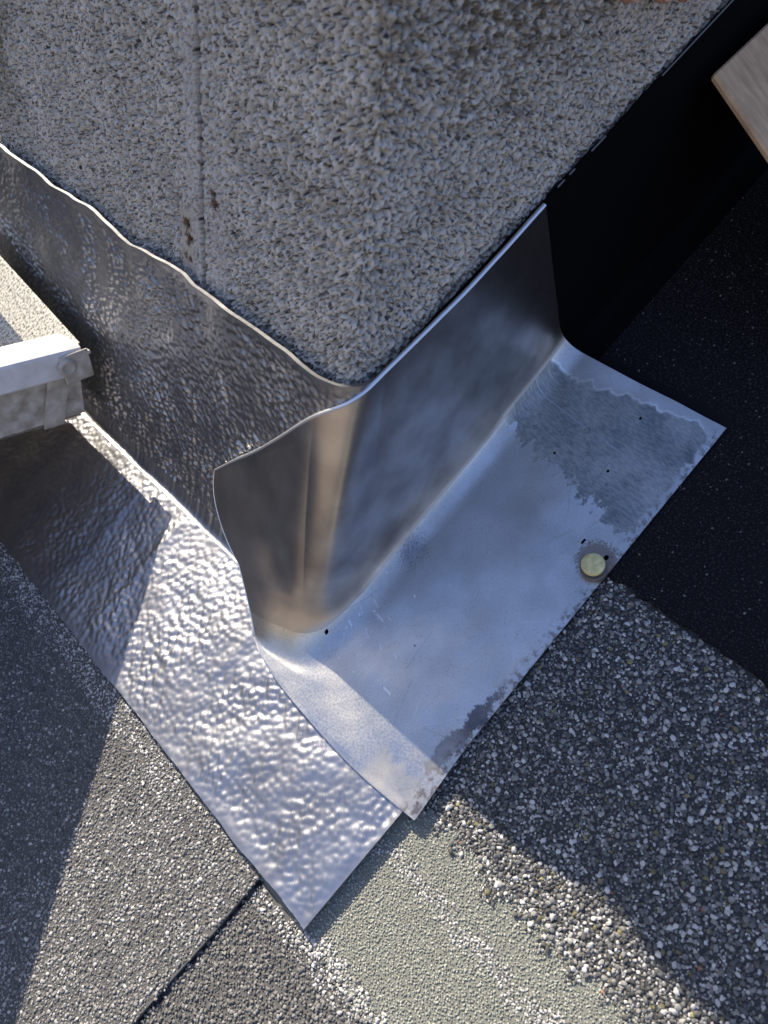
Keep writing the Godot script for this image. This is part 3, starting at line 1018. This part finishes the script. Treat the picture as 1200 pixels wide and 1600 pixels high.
func make_plank() -> void:
	var A := Vector3(0.0150, 0.2830, -0.2222)
	var E := Vector3(cos(0.56), -sin(0.56), 0.02).normalized()     # down, away from the chimney
	var W := Vector3(0.0, 0.0228, -0.0427).normalized()            # along the upstand
	var N := E.cross(W).normalized()
	if N.y < 0:
		N = -N
	var len := 0.232
	var wid := 0.12
	var th := 0.0045
	var sh := Shape.new()
	sh.box(A + E * len / 2.0 + W * wid / 2.0 - N * th / 2.0, E, N, W, Vector3(len / 2.0, th / 2.0, wid / 2.0), 0.0012)
	var o := part("wooden_plank", solid(sh), M.wood, self)
	o.set_meta("label", "weathered wooden plank leaning against the black upstand of the chimney")
	o.set_meta("category", "plank")
	var gr := noise(FastNoiseLite.TYPE_SIMPLEX_SMOOTH, 0.02, 91, 4)
	M.wood.albedo_texture = ramp(gr, 512, Color(0.62, 0.52, 0.41), Color(0.90, 0.78, 0.64))
	M.wood.uv1_triplanar = true
	M.wood.uv1_scale = Vector3(3.0, 3.0, 14.0)


# ---------------------------------------------------------------- loose mineral surface
func pebble(seed_value: int, flat: float) -> ArrayMesh:
	var r := RandomNumberGenerator.new()
	r.seed = seed_value
	var t := (1.0 + sqrt(5.0)) / 2.0
	var vs := []
	for v in [Vector3(-1, t, 0), Vector3(1, t, 0), Vector3(-1, -t, 0), Vector3(1, -t, 0), Vector3(0, -1, t), Vector3(0, 1, t), Vector3(0, -1, -t), Vector3(0, 1, -t), Vector3(t, 0, -1), Vector3(t, 0, 1), Vector3(-t, 0, -1), Vector3(-t, 0, 1)]:
		var p: Vector3 = v.normalized() * r.randf_range(0.62, 1.15)
		vs.append(p * Vector3(1.0, flat, r.randf_range(0.70, 0.85)))
	var fs := [[0, 11, 5], [0, 5, 1], [0, 1, 7], [0, 7, 10], [0, 10, 11], [1, 5, 9], [5, 11, 4], [11, 10, 2], [10, 7, 6], [7, 1, 8], [3, 9, 4], [3, 4, 2], [3, 2, 6], [3, 6, 8], [3, 8, 9], [4, 9, 5], [2, 4, 11], [6, 2, 10], [8, 6, 7], [9, 8, 1]]
	var pos := PackedVector3Array()
	var nor := PackedVector3Array()
	var idx := PackedInt32Array()
	for f in fs:
		var a: Vector3 = vs[f[0]]
		var b: Vector3 = vs[f[1]]
		var c: Vector3 = vs[f[2]]
		var n := (b - a).cross(c - a).normalized()
		if n.dot(a + b + c) < 0.0:
			n = -n
			var q := b
			b = c
			c = q
		var k := pos.size()
		for p in [a, c, b]:
			pos.append(p / S)
			nor.append((n * 0.8 + p.normalized() * 0.2).normalized())
		idx.append_array(PackedInt32Array([k, k + 1, k + 2]))
	return mesh_of(pos, nor, PackedVector2Array(), PackedColorArray(), idx)


func scatter(called: String, label: String, mesh: ArrayMesh, places: Array, parent: Node) -> void:
	var mm := MultiMesh.new()
	mm.transform_format = MultiMesh.TRANSFORM_3D
	mm.use_colors = true
	mm.mesh = mesh
	mm.instance_count = places.size()
	for i in places.size():
		mm.set_instance_transform(i, places[i][0])
		mm.set_instance_color(i, places[i][1])
	var o := MultiMeshInstance3D.new()
	o.name = called
	o.multimesh = mm
	o.material_override = M.grain
	o.set_meta("kind", "stuff")
	o.set_meta("label", label)
	parent.add_child(o, true)


func stone_colour(kind: int, u: float, v: float) -> Color:
	var x := rng.randf()
	var g := rng.randf_range(0.055, 0.16)
	var c := Color(g, g * 1.0, g * 0.98)
	if kind == 0:              # coarse grey chippings
		if x < 0.17:
			g = rng.randf_range(0.42, 0.62)
			c = Color(g, g * 0.98, g * 0.94)
		elif x < 0.44:
			g = rng.randf_range(0.18, 0.34)
			c = Color(g, g * 0.98, g * 0.93)
		elif x < 0.47:
			c = Color(0.19, 0.17, 0.09) * rng.randf_range(0.7, 1.4)
		elif x < 0.472:
			c = Color(0.40, 0.14, 0.09)
	elif kind == 1:            # finer shingle granules
		g = rng.randf_range(0.11, 0.27)
		c = Color(g, g * 0.985, g * 0.95)
		if x < 0.24:
			g = rng.randf_range(0.36, 0.55)
			c = Color(g, g * 0.98, g * 0.94)
		elif x < 0.55:
			g = rng.randf_range(0.20, 0.34)
			c = Color(g, g * 0.98, g * 0.94)
		elif x < 0.5512:
			c = Color(0.42, 0.13, 0.08)
	elif kind == 2:            # greenish weathered strip
		g = rng.randf_range(0.20, 0.44)
		c = Color(g * 0.97, g, g * 0.87)
		if x < 0.04:
			c = Color(0.40, 0.40, 0.36)
	elif kind == 3:            # black felt sand
		g = rng.randf_range(0.010, 0.034)
		c = Color(g, g, g * 1.1)
		if x < 0.035:
			g = rng.randf_range(0.05, 0.22)
			c = Color(g, g, g)
	elif kind == 4:            # limey white crumbs
		g = rng.randf_range(0.38, 0.60)
		c = Color(g, g * 0.98, g * 0.95)
		if x < 0.35:
			g = rng.randf_range(0.14, 0.3)
			c = Color(g, g * 0.98, g * 0.92)
	elif kind == 5:            # brown-grey granules
		g = rng.randf_range(0.09, 0.25)
		c = Color(g, g * 0.97, g * 0.92)
		if x < 0.07:
			g = rng.randf_range(0.25, 0.4)
			c = Color(g, g * 0.98, g * 0.94)
	return c


func put(list: Array, u: float, v: float, h: float, size: float, kind: int, N: Vector3) -> void:
	var tilt := Vector3(rng.randfn(0, 0.28), 0, rng.randfn(0, 0.28))
	var b := Basis(Quaternion(Vector3.UP, N)) * Basis.from_euler(Vector3(tilt.x, rng.randf() * TAU, tilt.z))
	list.append([Transform3D(b.scaled_local(Vector3.ONE * size * 0.5 * S), rp(u, v, h) * S), stone_colour(kind, u, v)])


func under_metal(u: float, v: float) -> bool:
	if u < 0.106 and v > -0.02 and v < 0.1115:
		return true
	return u < 0.1095 and v > -0.235 and v < 0.05


func make_granules() -> void:
	var roof := get_node("roof")
	var N := rp(0, 0, 1)
	var shapes := []
	for k in 4:
		shapes.append(pebble(100 + k, [0.36, 0.48, 0.40, 0.55][k]))
	var wob := noise(FastNoiseLite.TYPE_SIMPLEX, 60.0, 95, 2)
	var lime := noise(FastNoiseLite.TYPE_SIMPLEX, 90.0, 96, 3)
	var lists := []
	for k in 12:
		lists.append([])
	# coarse chippings right of the steel
	for pass_no in 2:
		var pitch: float = [0.0023, 0.0015][pass_no]
		var v := -0.124
		while v < 0.052:
			var u := 0.10
			while u < 0.46:
				var pu := u + rng.randf_range(-0.5, 0.5) * pitch
				var pv := v + rng.randf_range(-0.5, 0.5) * pitch
				var lower := 0.034 + 0.010 * wob.get_noise_2d(pu, 0.0) + 0.03 * maxf(pu - 0.13, 0.0) + rng.randfn(0, 0.0014)
				if pv < lower and pv > -0.1205 + 0.003 * wob.get_noise_1d(pu * 3.0) and not under_metal(pu, pv):
					var s := (0.0019 + 0.0023 * pow(rng.randf(), 1.8)) if pass_no == 0 else rng.randf_range(0.0012, 0.0024)
					put(lists[rng.randi() % 4], pu, pv, 0.0013 + s * (0.14 if pass_no == 0 else 0.05), s, 0, N)
				u += pitch
			v += pitch
	# greenish fine strip
	var v2 := 0.028
	while v2 < 0.121:
		var u2 := 0.098
		while u2 < 0.42:
			var pu := u2 + rng.randf_range(-0.6, 0.6) * 0.00115
			var pv := v2 + rng.randf_range(-0.6, 0.6) * 0.00115
			if not under_metal(pu, pv):
				var s := rng.randf_range(0.0008, 0.0017)
				var kind := 2
				var line := absf(pv - 0.0595 - 0.004 * wob.get_noise_1d(pu)) / 0.0050
				if rng.randf() < clampf(1.25 - line + 0.7 * lime.get_noise_2d(pu, pv), 0.0, 0.92):
					kind = 4
					s *= 1.25
				if absf(pv - 0.1165 + 0.002 * wob.get_noise_1d(pu * 2.0)) < 0.006 + 0.004 * lime.get_noise_2d(pu, pv) and rng.randf() < 0.6:
					kind = 4
					s *= 1.7
				put(lists[4 + rng.randi() % 4], pu, pv, 0.0009 + s * 0.15, s, kind, N)
			u2 += 0.00115
		v2 += 0.00115
	# shingle granules below the lead, both sides of the slot
	var v3 := 0.108
	while v3 < 0.345:
		var u3 := -0.36
		while u3 < 0.25:
			var pu := u3 + rng.randf_range(-0.55, 0.55) * 0.00145
			var pv := v3 + rng.randf_range(-0.55, 0.55) * 0.00145
			var slot := 0.0718 + 0.0022 * wob.get_noise_1d(pv * 2.0)
			if not under_metal(pu, pv) and absf(pu - slot - 0.0006) > 0.0009 and not (pu > slot and pv < 0.1185):
				var s := (0.0011 + 0.0021 * pow(rng.randf(), 2.2))
				var kind := 1 if pu < slot else 5
				if pu < 0.0 and absf(pv - 0.1215) < 0.007 + 0.005 * lime.get_noise_2d(pu, pv) and rng.randf() < 0.75:
					kind = 4
				elif pu > slot and pv < 0.127 and rng.randf() < 0.7:
					kind = 4
				elif pu < -0.03 and pv > 0.132 and rng.randf() < 0.75:
					kind = 5  # darker granules mixed in to deepen the shadow on this side
				elif pu < slot and lime.get_noise_2d(pu * 0.3, pv * 0.3) > 0.05 and rng.randf() < 0.4:
					kind = 5
				put(lists[4 + rng.randi() % 4], pu, pv, (0.0026 if pu < slot else 0.0004) + s * 0.12, s, kind, N)
			u3 += 0.00145
		v3 += 0.00145
	# black sanded felt
	var v4 := -0.50
	while v4 < -0.119:
		var u4 := 0.012
		while u4 < 0.34:
			var pu := u4 + rng.randf_range(-0.55, 0.55) * 0.0016
			var pv := v4 + rng.randf_range(-0.55, 0.55) * 0.0016
			if not under_metal(pu, pv) and pv < -0.1205 + 0.0015 * wob.get_noise_1d(pu * 3.0):
				var s := rng.randf_range(0.0010, 0.0019)
				put(lists[8 + rng.randi() % 4], pu, pv, 0.0043 + s * 0.1, s, 3, N)
			u4 += 0.0016
		v4 += 0.0016
	var names := ["stone_chippings", "shingle_granules", "felt_sand"]
	var labels := ["coarse grey and white stone chippings beside the steel plate", "fine mineral granules of the weathered shingles", "fine black sand on the felt beyond the steel plate"]
	for k in 12:
		scatter(names[k / 4], labels[k / 4], shapes[k % 4], lists[k], roof)


# ---------------------------------------------------------------- hand resting on the chimney, only its fingertips in view
func surface_nets(bones: Array, lo: Vector3, hi: Vector3, cell: float, blend: float) -> ArrayMesh:
	var n := Vector3i(((hi - lo) / cell).ceil()) + Vector3i.ONE
	var f := PackedFloat32Array()
	f.resize(n.x * n.y * n.z)
	f.fill(1.0)
	for b in bones:
		var a: Vector3 = b[0]
		var e: Vector3 = b[1] - b[0]
		var ll := maxf(e.length_squared(), 1e-9)
		var reach: float = maxf(b[2], b[3]) + blend * 2.0 + cell * 2.0
		var bl := Vector3i(((a.min(b[1]) - Vector3.ONE * reach - lo) / cell).floor()).clamp(Vector3i.ZERO, n - Vector3i.ONE)
		var bh := Vector3i(((a.max(b[1]) + Vector3.ONE * reach - lo) / cell).ceil()).clamp(Vector3i.ZERO, n - Vector3i.ONE)
		for x in range(bl.x, bh.x + 1):
			for y in range(bl.y, bh.y + 1):
				for z in range(bl.z, bh.z + 1):
					var p := lo + Vector3(x, y, z) * cell
					var t := clampf((p - a).dot(e) / ll, 0.0, 1.0)
					var d: float = (p - a - e * t).length() - lerpf(b[2], b[3], t)
					var k := (x * n.y + y) * n.z + z
					var o := f[k]
					var h := maxf(blend - absf(d - o), 0.0) / blend
					f[k] = minf(d, o) - h * h * blend * 0.25
	var at := {}
	var pos := PackedVector3Array()
	var idx := PackedInt32Array()
	var sy := n.z
	var sx := n.y * n.z
	for x in n.x - 1:
		for y in n.y - 1:
			for z in n.z - 1:
				var k := x * sx + y * sy + z
				var sum := Vector3.ZERO
				var m := 0
				var corner := [f[k], f[k + sx], f[k + sy], f[k + sx + sy], f[k + 1], f[k + sx + 1], f[k + sy + 1], f[k + sx + sy + 1]]
				var neg := 0
				for c in corner:
					if c < 0.0:
						neg += 1
				if neg == 0 or neg == 8:
					continue
				for q in [[0, 1], [2, 3], [4, 5], [6, 7], [0, 2], [1, 3], [4, 6], [5, 7], [0, 4], [1, 5], [2, 6], [3, 7]]:
					var d0: float = corner[q[0]]
					var d1: float = corner[q[1]]
					if (d0 < 0.0) != (d1 < 0.0):
						var t := d0 / (d0 - d1)
						var c0 := Vector3(q[0] & 1, (q[0] >> 1) & 1, (q[0] >> 2) & 1)
						var c1 := Vector3(q[1] & 1, (q[1] >> 1) & 1, (q[1] >> 2) & 1)
						sum += c0.lerp(c1, t)
						m += 1
				at[k] = pos.size()
				pos.append(lo + (Vector3(x, y, z) + sum / m) * cell)
	for k in at:
		for q in [[sx, sy, 1], [sy, 1, sx], [1, sx, sy]]:
			var a: int = k
			var e: int = k + q[0]
			if (f[a] < 0.0) == (f[e] < 0.0):
				continue
			var u: int = q[1]
			var v: int = q[2]
			if not (at.has(k - u) and at.has(k - v) and at.has(k - u - v)):
				continue
			var p0: int = at[k]
			var p1: int = at[k - u]
			var p2: int = at[k - u - v]
			var p3: int = at[k - v]
			if f[a] < 0.0:
				idx.append_array(PackedInt32Array([p0, p2, p1, p0, p3, p2]))
			else:
				idx.append_array(PackedInt32Array([p0, p1, p2, p0, p2, p3]))
	var nor := PackedVector3Array()
	nor.resize(pos.size())
	for t in range(0, idx.size(), 3):
		var g := (pos[idx[t + 2]] - pos[idx[t]]).cross(pos[idx[t + 1]] - pos[idx[t]])
		for q in 3:
			nor[idx[t + q]] += g
	for i in nor.size():
		nor[i] = nor[i].normalized()
		pos[i] = pos[i] / S
	return mesh_of(pos, nor, PackedVector2Array(), PackedColorArray(), idx)


func make_hand() -> void:
	var ps := thing("person", "bare hand of a person resting fingertips down on the chimney side, dark sleeve", "person")
	# metres; tips first, then the joints up to the knuckle
	var fingers := [
		[Vector3(0.0105, 0.4695, -0.199), Vector3(0.0180, 0.4880, -0.203), Vector3(0.0260, 0.5100, -0.2085), Vector3(0.0240, 0.5490, -0.2170)],
		[Vector3(0.0105, 0.4710, -0.2415), Vector3(0.0190, 0.4900, -0.2412), Vector3(0.0275, 0.5140, -0.2405), Vector3(0.0250, 0.5560, -0.2390)],
		[Vector3(0.0105, 0.4720, -0.2710), Vector3(0.0180, 0.4910, -0.2690), Vector3(0.0265, 0.5140, -0.2660), Vector3(0.0240, 0.5530, -0.2590)],
		[Vector3(0.0100, 0.4900, -0.3030), Vector3(0.0165, 0.5040, -0.2990), Vector3(0.0235, 0.5200, -0.2930), Vector3(0.0220, 0.5460, -0.2780)],
	]
	var bones := []
	var nails := []
	for i in 4:
		var f: Array = fingers[i]
		for k in 4:
			f[k] += Vector3(0, 0.0015, 0)
		var r: float = [0.0085, 0.0088, 0.0083, 0.0073][i]
		bones.append([f[0], f[1], r * 0.86, r * 0.95])
		bones.append([f[1], f[2], r * 0.95, r * 1.04])
		bones.append([f[2], f[3], r * 1.04, r * 1.16])
		bones.append([f[3], Vector3(0.0235, 0.6280, -0.2440 + 0.006 * (1.0 - i)), r * 1.25, 0.0155])
		nails.append([f[0], f[1], r])
	bones.append([Vector3(0.0105, 0.5330, -0.1620), Vector3(0.0190, 0.5600, -0.1790), 0.0085, 0.0105])
	bones.append([Vector3(0.0190, 0.5600, -0.1790), Vector3(0.0230, 0.6050, -0.2150), 0.0105, 0.0160])
	bones.append([Vector3(0.0230, 0.6050, -0.2150), Vector3(0.0260, 0.6480, -0.2460), 0.0160, 0.0210])
	bones.append([Vector3(0.0250, 0.6300, -0.2460), Vector3(0.0480, 0.7000, -0.2600), 0.0205, 0.0250])
	bones.append([Vector3(0.0480, 0.7000, -0.2600), Vector3(0.0850, 0.7800, -0.2800), 0.0250, 0.0300])
	var skin := mat(Color(0.50, 0.27, 0.20), 0.55, 0.0, 0.4)
	skin.subsurf_scatter_enabled = true
	skin.subsurf_scatter_strength = 0.12
	var body := part("hand", surface_nets(bones, Vector3(-0.005, 0.455, -0.325), Vector3(0.125, 0.815, -0.145), 0.0030, 0.006), skin, ps)
	for nl in nails:
		var tip: Vector3 = nl[0]
		var dir: Vector3 = (nl[0] - nl[1]).normalized()
		var out := Vector3(1, 0, 0)
		out = (out - dir * out.dot(dir)).normalized()
		var side := dir.cross(out)
		var sh := Shape.new()
		sh.box((tip + out * nl[2] * 0.80 - dir * 0.002) / S, side, out, dir, Vector3(0.0042, 0.0008, 0.0048) / S, 0.0007 / S)
		part("fingernail", solid(sh), mat(Color(0.62, 0.40, 0.33), 0.3), body)
	var sleeve := surface_nets([[Vector3(0.0600, 0.7260, -0.2665), Vector3(0.1150, 0.8450, -0.2960), 0.036, 0.044], [Vector3(0.1150, 0.8450, -0.2960), Vector3(0.2400, 1.0400, -0.4300), 0.046, 0.058]], Vector3(0.0, 0.67, -0.52), Vector3(0.33, 1.13, -0.20), 0.009, 0.012)
	part("sleeve", sleeve, mat(Color(0.03, 0.035, 0.05), 0.9), ps)
